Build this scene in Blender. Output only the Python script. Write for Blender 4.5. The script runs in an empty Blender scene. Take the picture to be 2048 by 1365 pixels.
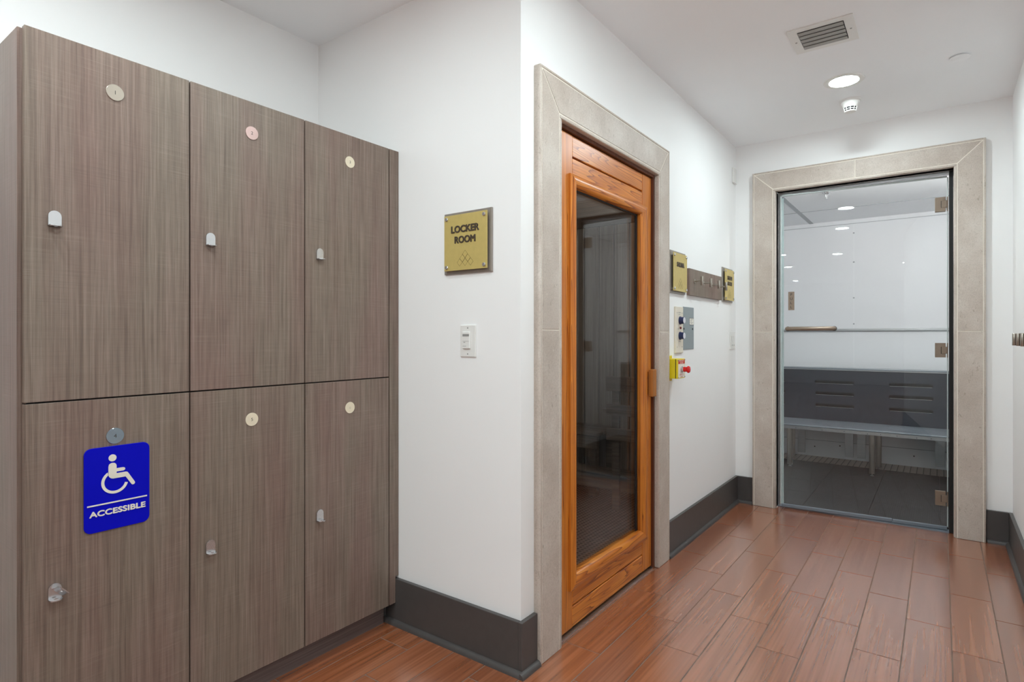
import bpy, bmesh, math, random
from mathutils import Vector, Matrix
random.seed(7)
S = bpy.context.scene
COL = S.collection
PI = math.pi

# ------------------------------------------------------------------ camera, exposure
TH = math.atan2(856.0, 1166.0)
cam_d = bpy.data.cameras.new('camera')
cam = bpy.data.objects.new('camera', cam_d)
COL.objects.link(cam)
cam.location = (0, 0, 1.24)
cam.rotation_euler = (PI / 2, 0, TH)
cam_d.sensor_width = 36.0
cam_d.lens = 36.0 * 1166.0 / 2048.0
cam_d.shift_y = -8.5 / 2048.0
cam_d.clip_start = 0.02
S.camera = cam
S.view_settings.view_transform = 'Standard'
S.view_settings.look = 'None'
S.view_settings.gamma = 1.0
S.view_settings.use_curve_mapping = False
S.view_settings.exposure = 0.07
LAMP = 250.0         # emission of the room's downlight lenses
HALL_LAMP = 255.0     # the dimmer downlight at the corridor end
STEAM_LAMP = 195.0    # emission of the added steam room fill; over-door lamp scales from it
W = bpy.data.worlds.new('world')
S.world = W
W.use_nodes = True
W.node_tree.nodes['Background'].inputs[0].default_value = (0.8, 0.82, 0.85, 1)
W.node_tree.nodes['Background'].inputs[1].default_value = 0.3
S.cycles.max_bounces = 14
S.cycles.diffuse_bounces = 8
S.cycles.transparent_max_bounces = 16

# ------------------------------------------------------------------ materials
def lin(c):
    out = []
    for v in c:
        v = v / 255.0
        out.append(v / 12.92 if v <= 0.04045 else ((v + 0.055) / 1.055) ** 2.4)
    return (out[0], out[1], out[2], 1.0)

class NT:
    def __init__(s, name):
        s.m = bpy.data.materials.new(name); s.m.use_nodes = True
        s.t = s.m.node_tree; s.p = s.t.nodes['Principled BSDF']; s.out = s.t.nodes['Material Output']
    def n(s, typ, **kw):
        nd = s.t.nodes.new(typ)
        for k, v in kw.items():
            if k.startswith('i_'):
                key = k[2:]
                key = int(key) if key.isdigit() else key
                nd.inputs[key].default_value = v
            else: setattr(nd, k, v)
        return nd
    def l(s, a, b): s.t.links.new(a, b)
    def coords(s, scale=(1, 1, 1), rnd=True, rot=(0, 0, 0)):
        tc = s.n('ShaderNodeTexCoord'); src = tc.outputs['Object']
        if rnd:
            oi = s.n('ShaderNodeObjectInfo')
            mu = s.n('ShaderNodeVectorMath', operation='SCALE'); cb = s.n('ShaderNodeCombineXYZ')
            for i in range(3): s.l(oi.outputs['Random'], cb.inputs[i])
            s.l(cb.outputs[0], mu.inputs[0]); mu.inputs['Scale'].default_value = 37.0
            ad = s.n('ShaderNodeVectorMath', operation='ADD'); s.l(src, ad.inputs[0]); s.l(mu.outputs[0], ad.inputs[1]); src = ad.outputs[0]
        mp = s.n('ShaderNodeMapping'); mp.inputs['Scale'].default_value = scale; mp.inputs['Rotation'].default_value = rot
        s.l(src, mp.inputs['Vector']); return mp.outputs[0]
    def noise(s, vec, scale=1.0, detail=3.0, rough=0.55, dist=0.0):
        nd = s.n('ShaderNodeTexNoise'); s.l(vec, nd.inputs['Vector'])
        nd.inputs['Scale'].default_value = scale; nd.inputs['Detail'].default_value = detail
        nd.inputs['Roughness'].default_value = rough; nd.inputs['Distortion'].default_value = dist
        return nd.outputs['Fac']
    def ramp(s, fac, stops, interp='LINEAR'):
        nd = s.n('ShaderNodeValToRGB'); nd.color_ramp.interpolation = interp
        el = nd.color_ramp.elements
        while len(el) < len(stops): el.new(0.5)
        for e, (p, c) in zip(el, stops): e.position = p; e.color = c if len(c) == 4 else lin(c)
        s.l(fac, nd.inputs[0]); return nd.outputs[0]
    def mix(s, fac, a, b, blend='MIX'):
        nd = s.n('ShaderNodeMix', data_type='RGBA', blend_type=blend)
        for sock, v in ((nd.inputs[0], fac), (nd.inputs[6], a), (nd.inputs[7], b)):
            if hasattr(v, 'default_value') or hasattr(v, 'is_linked'): s.l(v, sock)
            else: sock.default_value = v
        return nd.outputs[2]
    def bump(s, h, strength=0.2, dist=0.002):
        nd = s.n('ShaderNodeBump'); nd.inputs['Strength'].default_value = strength; nd.inputs['Distance'].default_value = dist
        s.l(h, nd.inputs['Height']); s.l(nd.outputs[0], s.p.inputs['Normal'])

def plain(name, rgb, rough=0.5, metal=0.0, var=0.04, scale=30, spec=None, bump=0.0):
    t = NT(name); v = t.coords((scale,) * 3, rnd=False); f = t.noise(v, 1.0, 2)
    a = lin([max(0, c * (1 - var)) for c in rgb]); b = lin([min(255, c * (1 + var)) for c in rgb])
    t.l(t.mix(f, a, b), t.p.inputs['Base Color'])
    t.p.inputs['Roughness'].default_value = rough; t.p.inputs['Metallic'].default_value = metal
    if spec is not None: t.p.inputs['Specular IOR Level'].default_value = spec
    if bump: t.bump(f, bump, 0.001)
    return t.m

def emit(name, rgb, strength):
    t = NT(name); t.p.inputs['Base Color'].default_value = lin(rgb)
    t.p.inputs['Emission Color'].default_value = lin(rgb); t.p.inputs['Emission Strength'].default_value = strength
    return t.m

def laminate(name='locker_laminate', k=1.0):
    t = NT(name)
    fine = t.noise(t.coords((560, 560, 7.0)), 1.0, 2, 0.6)
    mid = t.noise(t.coords((130, 130, 2.2)), 1.0, 4, 0.68, 0.25)
    big = t.noise(t.coords((6, 6, 0.9)), 1.0, 2, 0.5)
    cross = t.noise(t.coords((3.5, 3.5, 520)), 1.0, 2, 0.6)
    patch = t.noise(t.coords((10, 10, 9)), 1.0, 3, 0.6)
    sc = lambda c: tuple(min(255, v * k) for v in c)
    base = t.ramp(mid, [(0.28, sc((116, 101, 89))), (0.5, sc((139, 123, 110))), (0.74, sc((158, 143, 130)))])
    red = t.ramp(mid, [(0.28, sc((118, 93, 84))), (0.5, sc((141, 114, 105))), (0.74, sc((156, 131, 122)))])
    c = t.mix(t.ramp(big, [(0.42, (0, 0, 0, 1)), (0.68, (0.8, 0.8, 0.8, 1))]), base, red)
    c = t.mix(0.38, c, t.ramp(fine, [(0.3, lin((140, 140, 140))), (0.5, lin((222, 222, 222))), (0.66, lin((255, 255, 255)))]), 'MULTIPLY')
    m = t.n('ShaderNodeMath', operation='MULTIPLY')
    t.l(t.ramp(patch, [(0.45, (0, 0, 0, 1)), (0.70, (0.22, 0.22, 0.22, 1))]), m.inputs[0])
    t.l(t.ramp(cross, [(0.50, (0, 0, 0, 1)), (0.66, (1, 1, 1, 1))]), m.inputs[1])
    c = t.mix(m.outputs[0], c, lin(sc((176, 162, 148))))
    m2 = t.n('ShaderNodeMath', operation='MULTIPLY')
    t.l(t.ramp(patch, [(0.30, (0.30, 0.30, 0.30, 1)), (0.52, (0, 0, 0, 1))]), m2.inputs[0])
    t.l(t.ramp(cross, [(0.36, (1, 1, 1, 1)), (0.48, (0, 0, 0, 1))]), m2.inputs[1])
    c = t.mix(m2.outputs[0], c, lin(sc((92, 78, 70))))
    t.l(c, t.p.inputs['Base Color']); t.p.inputs['Roughness'].default_value = 0.42
    t.p.inputs['Specular IOR Level'].default_value = 0.35
    t.bump(fine, 0.10, 0.0005)
    return t.m

def toe_laminate():
    t = NT('toe_laminate')
    f = t.noise(t.coords((2, 2, 240)), 1.0, 3, 0.6)
    t.l(t.ramp(f, [(0.3, (84, 72, 70)), (0.7, (120, 106, 102))]), t.p.inputs['Base Color']); t.p.inputs['Roughness'].default_value = 0.4
    return t.m

def tile_mat():
    t = NT('wood_look_tile')
    fine = t.noise(t.coords((95, 1.5, 3)), 1.0, 1, 0.5)
    mid = t.noise(t.coords((40, 1.3, 3)), 1.0, 2, 0.55, 0.3)
    oi = t.n('ShaderNodeObjectInfo')
    c = t.ramp(mid, [(0.26, (142, 80, 46)), (0.5, (164, 97, 61)), (0.76, (180, 114, 78))])
    c = t.mix(0.45, c, t.ramp(fine, [(0.34, lin((186, 172, 164))), (0.52, lin((236, 233, 231))), (0.7, lin((255, 255, 255)))]), 'MULTIPLY')
    c2 = t.mix(t.ramp(oi.outputs['Random'], [(0, (0.0, 0, 0, 1)), (1, (0.28, 0.28, 0.28, 1))]), c, lin((120, 64, 38)))
    t.l(c2, t.p.inputs['Base Color'])
    t.p.inputs['Roughness'].default_value = 0.26
    t.p.inputs['Specular IOR Level'].default_value = 1.0
    t.p.inputs['Coat Weight'].default_value = 1.0; t.p.inputs['Coat Roughness'].default_value = 0.22; t.p.inputs['Coat IOR'].default_value = 1.8
    return t.m

def cedar(axis, name):
    t = NT(name)
    s1 = {'z': (120, 120, 1.6), 'y': (120, 1.6, 120)}[axis]; s2 = {'z': (22, 22, 0.28), 'y': (5, 0.6, 12)}[axis]; s3 = {'z': (420, 420, 8), 'y': (420, 8, 420)}[axis]
    warp = t.noise(t.coords(s2), 1.0, 2.5, 0.5)
    m1 = t.n('ShaderNodeMath', operation='MULTIPLY', i_1=20.0); t.l(warp, m1.inputs[0])
    fr = t.n('ShaderNodeMath', operation='FRACT'); t.l(m1.outputs[0], fr.inputs[0])
    rings = t.ramp(fr.outputs[0], [(0.0, (226, 146, 56)), (0.66, (210, 126, 42)), (0.86, (180, 98, 30)), (0.95, (122, 58, 18)), (1.0, (218, 138, 50))])
    fib = t.noise(t.coords(s1), 1.0, 4, 0.6); fine = t.noise(t.coords(s3), 1.0, 2)
    tone = t.noise(t.coords((5, 5, 5)), 1.0, 2, 0.5)
    c = t.mix(0.45, rings, t.ramp(fib, [(0.3, lin((176, 140, 104))), (0.55, lin((244, 230, 212))), (0.75, lin((255, 252, 245)))]), 'MULTIPLY')
    c = t.mix(t.ramp(tone, [(0.35, (0.35, 0.35, 0.35, 1)), (0.6, (0, 0, 0, 1))]), c, lin((176, 94, 34)))
    t.l(c, t.p.inputs['Base Color']); t.p.inputs['Roughness'].default_value = 0.34
    t.bump(fine, 0.12, 0.0006)
    return t.m

def wood_simple(name, lo, hi, axis='z', rough=0.5):
    t = NT(name); s1 = {'z': (60, 60, 1.5), 'y': (60, 1.5, 60), 'x': (1.5, 60, 60)}[axis]
    f = t.noise(t.coords(s1), 1.0, 4, 0.6, 0.3)
    t.l(t.ramp(f, [(0.3, lo), (0.7, hi)]), t.p.inputs['Base Color']); t.p.inputs['Roughness'].default_value = rough
    return t.m

def stone_mat():
    t = NT('limestone')
    a = t.noise(t.coords((5, 5, 5)), 1.0, 5, 0.6); b = t.noise(t.coords((170, 170, 170)), 1.0, 3, 0.7)
    pit = t.noise(t.coords((55, 55, 24)), 1.0, 3, 0.75, 0.6)
    c = t.ramp(a, [(0.3, (187, 174, 163)), (0.5, (199, 187, 177)), (0.72, (211, 202, 193))])
    c = t.mix(0.32, c, t.ramp(b, [(0.3, lin((150, 142, 130))), (0.5, lin((235, 232, 228))), (0.7, (1, 1, 1, 1))]), 'MULTIPLY')
    c = t.mix(t.ramp(pit, [(0.62, (0, 0, 0, 1)), (0.70, (0.55, 0.55, 0.55, 1))]), c, lin((146, 133, 116)))
    c = t.mix(t.ramp(pit, [(0.28, (0.5, 0.5, 0.5, 1)), (0.36, (0, 0, 0, 1))]), c, lin((218, 211, 200)))
    t.l(c, t.p.inputs['Base Color']); t.p.inputs['Roughness'].default_value = 0.5
    t.bump(pit, 0.15, 0.001)
    return t.m

def glass_mat(name, tint, rough=0.0, ior=1.5):
    t = NT(name); t.t.nodes.remove(t.p)
    geo = t.n('ShaderNodeNewGeometry'); mr = t.n('ShaderNodeMapRange', i_3=ior, i_4=1.0 / ior)
    t.l(geo.outputs['Backfacing'], mr.inputs[0])
    fr = t.n('ShaderNodeFresnel'); t.l(mr.outputs[0], fr.inputs['IOR'])
    tr = t.n('ShaderNodeBsdfTransparent'); tr.inputs[0].default_value = lin(tint)
    gl = t.n('ShaderNodeBsdfGlossy'); gl.inputs['Roughness'].default_value = rough
    mx = t.n('ShaderNodeMixShader'); t.l(fr.outputs[0], mx.inputs[0]); t.l(tr.outputs[0], mx.inputs[1]); t.l(gl.outputs[0], mx.inputs[2])
    t.l(mx.outputs[0], t.out.inputs[0]); return t.m

def mat_rubber(name, lo, hi, dot, scale):
    t = NT(name); v = t.coords((scale, scale, 1), rnd=False)
    sx = t.n('ShaderNodeSeparateXYZ'); t.l(v, sx.inputs[0])
    ms = []
    for i in (0, 1):
        fr = t.n('ShaderNodeMath', operation='FRACT'); t.l(sx.outputs[i], fr.inputs[0])
        sb = t.n('ShaderNodeMath', operation='SUBTRACT', i_1=0.5); t.l(fr.outputs[0], sb.inputs[0])
        pw = t.n('ShaderNodeMath', operation='POWER', i_1=2.0); t.l(sb.outputs[0], pw.inputs[0]); ms.append(pw.outputs[0])
    ad = t.n('ShaderNodeMath', operation='ADD'); t.l(ms[0], ad.inputs[0]); t.l(ms[1], ad.inputs[1])
    f = t.noise(t.coords((12, 12, 12)), 1.0, 4, 0.6)
    base = t.ramp(f, [(0.3, lo), (0.7, hi)])
    c = t.mix(t.ramp(ad.outputs[0], [(0.06, (1, 1, 1, 1)), (0.10, (0, 0, 0, 1))]), base, lin(dot))
    t.l(c, t.p.inputs['Base Color']); t.p.inputs['Roughness'].default_value = 0.65; t.p.inputs['Specular IOR Level'].default_value = 0.25
    return t.m

def drain_tile():
    t = NT('drain_tile'); v = t.coords((1, 1, 1), rnd=False)
    sx = t.n('ShaderNodeSeparateXYZ'); t.l(v, sx.inputs[0])
    m = t.n('ShaderNodeMath', operation='MULTIPLY', i_1=20.0); t.l(sx.outputs[0], m.inputs[0])
    fr = t.n('ShaderNodeMath', operation='FRACT'); t.l(m.outputs[0], fr.inputs[0])
    t.l(t.ramp(fr.outputs[0], [(0.0, (60, 56, 52)), (0.10, (60, 56, 52)), (0.16, (150, 138, 126)), (1.0, (160, 148, 136))]), t.p.inputs['Base Color'])
    t.p.inputs['Roughness'].default_value = 0.5; return t.m

def brushed(name, rgb, rough, stretch):
    t = NT(name); f = t.noise(t.coords(stretch), 1.0, 3)
    a = lin([c * .88 for c in rgb]); b = lin([min(255, c * 1.08) for c in rgb])
    t.l(t.mix(f, a, b), t.p.inputs['Base Color']); t.p.inputs['Metallic'].default_value = 1.0
    t.p.inputs['Roughness'].default_value = rough; t.bump(f, 0.08, 0.0004); return t.m

M = dict(
    wall=plain('white_wall_paint', (243, 243, 243), 0.55, var=0.006, scale=3, bump=0.0),
    ceil=plain('white_ceiling_paint', (243, 244, 246), 0.7, var=0.006, scale=3),
    lam=laminate(k=0.93), toe=toe_laminate(), rack=laminate('rack_laminate', 0.95), tile=tile_mat(),
    grout=plain('grout', (126, 108, 98), 0.9, var=0.15, scale=14, spec=0.1),
    base=plain('charcoal_baseboard', (75, 71, 70), 0.38, var=0.07, scale=25),
    stone=stone_mat(), joint=plain('stone_joint', (232, 224, 212), 0.7),
    cz=cedar('z', 'cedar_upright'), cy=cedar('y', 'cedar_rail'),
    jamb=wood_simple('dark_jamb', (70, 34, 16), (112, 60, 34)),
    hand=wood_simple('handle_wood', (150, 90, 34), (190, 122, 56)),
    sauna_w=wood_simple('sauna_wall_wood', (150, 138, 124), (186, 174, 158)),
    sauna_c=wood_simple('sauna_ceiling_wood', (96, 70, 50), (130, 98, 70), 'x'),
    sauna_b=wood_simple('sauna_bench_wood', (112, 96, 82), (152, 134, 116), 'x'),
    sauna_f=mat_rubber('sauna_floor_mat', (128, 118, 112), (150, 140, 134), (26, 24, 24), 34),
    tint=glass_mat('sauna_tinted_glass', (244, 245, 246)),
    clear=glass_mat('steam_clear_glass', (250, 253, 253)),
    gedge=plain('glass_edge_seal', (190, 200, 200), 0.2, var=0.05),
    alu=brushed('brushed_aluminium', (190, 192, 194), 0.35, (4, 200, 200)),
    steel=brushed('brushed_steel', (176, 170, 160), 0.3, (160, 160, 6)),
    nickel=plain('satin_nickel', (146, 130, 116), 0.36, 0.6, 0.05),
    chrome=plain('chrome', (206, 206, 208), 0.22, 0.85, 0.02),
    black=plain('black_gasket', (14, 14, 15), 0.5),
    gold=plain('satin_brass', (202, 181, 112), 0.4, 0.2, 0.04, 40),
    golddark=plain('etched_brass', (112, 98, 50), 0.5),
    bronze=plain('bronze_backplate', (150, 142, 134), 0.3, 0.2, 0.05),
    letter=plain('dark_bronze_letter', (70, 58, 46), 0.5),
    blue=plain('sign_blue', (1, 5, 182), 0.5, var=0.02, spec=0.12), swhite=plain('sign_white', (226, 220, 208), 0.5),
    plastic=plain('white_plastic', (232, 231, 228), 0.3, var=0.01), dim=plain('grey_window_plastic', (150, 149, 146), 0.3),
    cream=plain('cream_plastic', (226, 218, 202), 0.4, var=0.02), navy=plain('navy_knob', (30, 40, 86), 0.3),
    ktop=plain('knob_cap', (222, 222, 230), 0.3), redl=plain('red_lamp', (130, 30, 28), 0.3),
    panelgrey=plain('grey_panel_paint', (140, 150, 154), 0.4, var=0.02), dk=plain('dark_detail', (32, 32, 34), 0.5),
    yellow=plain('safety_yellow', (226, 204, 24), 0.4, var=0.03), red=plain('red_button', (216, 20, 22), 0.25),
    labelred=plain('label_red', (200, 42, 24), 0.5), paper=plain('label_white', (236, 232, 222), 0.5),
    disc_steel=plain('disc_brushed_metal', (196, 186, 172), 0.3, 0.9, 0.03), disc_ivory=plain('disc_ivory', (222, 210, 186), 0.45),
    disc_mirror=plain('disc_mirror_metal', (150, 166, 178), 0.14, 1.0, 0.02), disc_clear=plain('disc_rose_metal', (178, 150, 144), 0.35, 0.5, 0.03),
    digit=plain('engraved_digit', (52, 50, 46), 0.6), digit_faint=plain('faint_digit', (190, 182, 158), 0.6),
    acrylic=plain('steam_wall_acrylic', (229, 230, 233), 0.5, var=0.008, scale=2), acryl_c=plain('steam_ceiling_acrylic', (246, 247, 249), 0.5, var=0.006, scale=2),
    seam=plain('panel_seam', (160, 165, 170), 0.4), char=plain('charcoal_moulded_panel', (40, 44, 54), 0.3, var=0.05, scale=20),
    seat=plain('slate_moulded_seat', (124, 131, 139), 0.3, var=0.05, scale=20), rubber=mat_rubber('black_rubber_mat', (30, 30, 32), (44, 44, 46), (12, 12, 13), 78),
    drain=drain_tile(), sealg=plain('grey_door_sweep', (116, 124, 134), 0.4), ventslat=plain('grey_vent_slat', (158, 156, 152), 0.45, 0.0),
    lens=emit('downlight_lens', (236, 252, 254), LAMP), alcove_fill=emit('alcove_fill_lens', (236, 252, 254), 130.0), hlens=emit('corridor_lens', (236, 252, 254), HALL_LAMP), sauna_fill=emit('sauna_fill_lens', (255, 240, 222), 62.0), glens=emit('steam_door_lamp_lens', (255, 252, 247), 2.3 * STEAM_LAMP), steam_fill=emit('steam_fill_lens', (255, 251, 246), STEAM_LAMP),
)

# ------------------------------------------------------------------ geometry helpers
WO = {}   # world origin of each (unrotated) object
def bm_box(x0, x1, y0, y1, z0, z1, bm=None):
    bm = bm or bmesh.new()
    v = [bm.verts.new((x, y, z)) for x in (x0, x1) for y in (y0, y1) for z in (z0, z1)]
    for f in ((0, 1, 3, 2), (4, 6, 7, 5), (0, 4, 5, 1), (2, 3, 7, 6), (0, 2, 6, 4), (1, 5, 7, 3)):
        bm.faces.new([v[i] for i in f])
    return bm

def obj(name, bm, mat, parent=None, bevel=0.0, seg=2, smooth=None):
    if bevel > 0:
        bmesh.ops.remove_doubles(bm, verts=bm.verts, dist=1e-6)
        bmesh.ops.bevel(bm, geom=[e for e in bm.edges if len(e.link_faces) == 2 and e.calc_face_angle(0) > 0.5], offset=bevel, segments=seg, affect='EDGES', profile=0.5)
    bmesh.ops.recalc_face_normals(bm, faces=bm.faces)
    xs = [v.co.x for v in bm.verts]; ys = [v.co.y for v in bm.verts]; zs = [v.co.z for v in bm.verts]
    o_ = Vector(((min(xs) + max(xs)) / 2, (min(ys) + max(ys)) / 2, min(zs)))
    for v in bm.verts: v.co -= o_
    if smooth:
        for f in bm.faces: f.smooth = True
        for e in bm.edges:
            if len(e.link_faces) == 2 and e.calc_face_angle(0) > smooth: e.smooth = False
    me = bpy.data.meshes.new(name); bm.to_mesh(me); bm.free()
    if mat: me.materials.append(M[mat] if isinstance(mat, str) else mat)
    ob = bpy.data.objects.new(name, me); COL.objects.link(ob)
    WO[ob] = o_
    if parent is not None:
        ob.parent = parent; ob.location = o_ - WO[parent]
    else: ob.location = o_
    return ob

def thing(name, loc, label, cat, group=None, kind=None):
    o = bpy.data.objects.new(name, None); COL.objects.link(o); o.location = loc; o.empty_display_size = 0.05
    WO[o] = Vector(loc); return tag(o, label, cat, group, kind)
def tag(o, label, cat, group=None, kind=None):
    o['label'] = label; o['category'] = cat
    if group: o['group'] = group
    if kind: o['kind'] = kind
    return o
def struct(o, label, cat): return tag(o, label, cat, None, 'structure')

class Fr:   # a frame on a surface: origin, right, up, outward
    def __init__(s, o, u, v, n): s.o, s.u, s.v, s.n = Vector(o), Vector(u), Vector(v), Vector(n)
    def p(s, a, b, c=0.0): return s.o + s.u * a + s.v * b + s.n * c
    def at(s, a, b, c=0.0): return Fr(s.p(a, b, c), s.u, s.v, s.n)
def FX(x, y, z): return Fr((x, y, z), (0, 1, 0), (0, 0, 1), (1, 0, 0))       # on a wall facing +X
def FY(x, y, z): return Fr((x, y, z), (1, 0, 0), (0, 0, 1), (0, -1, 0))      # on a wall facing -Y
def FR(x, y, z): return Fr((x, y, z), (0, -1, 0), (0, 0, 1), (-1, 0, 0))     # on a wall facing -X
def FC(x, y, z): return Fr((x, y, z), (1, 0, 0), (0, -1, 0), (0, 0, -1))     # on a ceiling

def fbox(fr, a0, a1, b0, b1, c0, c1, bm=None):
    bm = bm or bmesh.new()
    v = [bm.verts.new(fr.p(a, b, c)) for a in (a0, a1) for b in (b0, b1) for c in (c0, c1)]
    for f in ((0, 1, 3, 2), (4, 6, 7, 5), (0, 4, 5, 1), (2, 3, 7, 6), (0, 2, 6, 4), (1, 5, 7, 3)):
        bm.faces.new([v[i] for i in f])
    return bm

def _mesh_of(data):
    o = bpy.data.objects.new('tmp_shape', data); COL.objects.link(o)
    dg = bpy.context.evaluated_depsgraph_get(); dg.update()
    me = bpy.data.meshes.new_from_object(o.evaluated_get(dg))
    COL.objects.unlink(o); bpy.data.objects.remove(o)
    return me
def _join(me, bm, data):
    tmp = bmesh.new(); tmp.from_mesh(me); bmesh.ops.remove_doubles(tmp, verts=tmp.verts, dist=1e-6); tmp.to_mesh(me); tmp.free()
    if bm is None: bm = bmesh.new()
    bm.from_mesh(me); bpy.data.meshes.remove(me); bpy.data.curves.remove(data)
    return bm

def shape2d(loops, t, fr, c0=0.0, bm=None):
    cu = bpy.data.curves.new('tmp_curve', 'CURVE'); cu.dimensions = '2D'; cu.fill_mode = 'BOTH'; cu.extrude = t / 2
    for lp in loops:
        sp = cu.splines.new('POLY'); sp.points.add(len(lp) - 1); sp.use_cyclic_u = True
        for p, (a, b) in zip(sp.points, lp): p.co = (a, b, 0, 1)
    me = _mesh_of(cu)
    for v in me.vertices: v.co = fr.p(v.co.x, v.co.y, v.co.z + t / 2 + c0)
    return _join(me, bm, cu)

def text(body, fr, w=None, h=None, t=0.001, c0=0.0, offset=0.0, bm=None):
    cu = bpy.data.curves.new('tmp_text', 'FONT'); cu.body = body; cu.align_x = 'CENTER'; cu.size = 1.0
    cu.extrude = 0.05; cu.offset = offset; cu.resolution_u = 4
    me = _mesh_of(cu); vs = me.vertices
    xs = [v.co.x for v in vs]; ys = [v.co.y for v in vs]
    x0, x1, y0, y1 = min(xs), max(xs), min(ys), max(ys)
    sx = (w / (x1 - x0)) if w else None; sy = (h / (y1 - y0)) if h else None
    sx = sx or sy; sy = sy or sx
    for v in vs: v.co = fr.p((v.co.x - (x0 + x1) / 2) * sx, (v.co.y - (y0 + y1) / 2) * sy, (v.co.z + 0.05) / 0.1 * t + c0)
    return _join(me, bm, cu)

def bold(body, fr, w, h, t, c0, b):
    bm = None
    for dx, dy in ((0, 0), (b, 0), (-b, 0), (0, b), (0, -b), (b * .7, b * .7), (-b * .7, -b * .7), (b * .7, -b * .7), (-b * .7, b * .7)):
        bm = text(body, fr.at(dx, dy), w - 2 * b, h - 2 * b, t, c0 + (dx * 3 + dy) * .004, bm=bm)
    return bm

def rrect(w, h, r, n=6, cx=0.0, cy=0.0):
    pts = []
    for sx, sy, a0 in ((1, 1, 0), (-1, 1, 90), (-1, -1, 180), (1, -1, 270)):
        for i in range(n + 1):
            a = math.radians(a0 + 90 * i / n)
            pts.append((cx + sx * (w / 2 - r) + r * math.cos(a), cy + sy * (h / 2 - r) + r * math.sin(a)))
    return pts
def circ(r, n=28, cx=0.0, cy=0.0): return [(cx + r * math.cos(2 * PI * i / n), cy + r * math.sin(2 * PI * i / n)) for i in range(n)]
def slot(x0, x1, y, h, n=6):
    r = h / 2; pts = []
    for cx, a0 in ((x1 - r, -90), (x0 + r, 90)):
        for i in range(n + 1):
            a = math.radians(a0 + 180 * i / n); pts.append((cx + r * math.cos(a), y + r * math.sin(a)))
    return pts
def lathe(fr, prof, n=32, bm=None, cap=True):
    """prof: (radius, height along the outward normal)"""
    bm = bm or bmesh.new(); rings = []
    for r, c in prof:
        rings.append([bm.verts.new(fr.p(r * math.cos(2 * PI * i / n), r * math.sin(2 * PI * i / n), c)) for i in range(n)] if r > 1e-6 else [bm.verts.new(fr.p(0, 0, c))])
    for a, b in zip(rings, rings[1:]):
        for i in range(n):
            j = (i + 1) % n
            if len(a) == 1 and len(b) > 1: bm.faces.new((a[0], b[i], b[j]))
            elif len(b) == 1 and len(a) > 1: bm.faces.new((a[i], b[0], a[j]))
            elif len(a) > 1: bm.faces.new((a[i], b[i], b[j], a[j]))
    if cap:
        for r in (rings[0], rings[-1]):
            if len(r) > 2: bm.faces.new(r)
    return bm
def tube(pts, r, n=12, bm=None):
    bm = bm or bmesh.new(); rings = []
    pts = [Vector(p) for p in pts]
    for i, p in enumerate(pts):
        d = (pts[min(i + 1, len(pts) - 1)] - pts[max(i - 1, 0)]).normalized()
        up = Vector((0, 0, 1)) if abs(d.z) < 0.9 else Vector((1, 0, 0))
        a = d.cross(up).normalized(); b = d.cross(a).normalized()
        rings.append([bm.verts.new(p + a * r * math.cos(2 * PI * k / n) + b * r * math.sin(2 * PI * k / n)) for k in range(n)])
    for a, b in zip(rings, rings[1:]):
        for k in range(n): bm.faces.new((a[k], a[(k + 1) % n], b[(k + 1) % n], b[k]))
    bm.faces.new(rings[0]); bm.faces.new(rings[-1])
    return bm
def prism(poly, fr, c0, c1, bm=None):
    """convex polygon (u,v) extruded along the outward normal"""
    bm = bm or bmesh.new()
    A = [bm.verts.new(fr.p(a, b, c0)) for a, b in poly]; B = [bm.verts.new(fr.p(a, b, c1)) for a, b in poly]
    bm.faces.new(A); bm.faces.new(B); n = len(poly)
    for i in range(n): bm.faces.new((A[i], A[(i + 1) % n], B[(i + 1) % n], B[i]))
    return bm
def copy_tree(o, delta, parent=None):
    c = o.copy(); COL.objects.link(c)
    if parent is None: c.location = o.location + Vector(delta)
    else: c.parent = parent
    for ch in [x for x in bpy.data.objects if x.parent == o]: copy_tree(ch, delta, c)
    return c

# ------------------------------------------------------------------ dimensions
CEIL = 2.67
XS = -1.243      # wall with the sauna door (faces +X)
YW = 1.748       # wall with the locker room sign (faces -Y)
XL = -2.465      # wall behind the lockers
YB = 4.545       # wall with the steam room door
XR = 0.348       # right corridor wall
YREAR = -8.5

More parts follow.
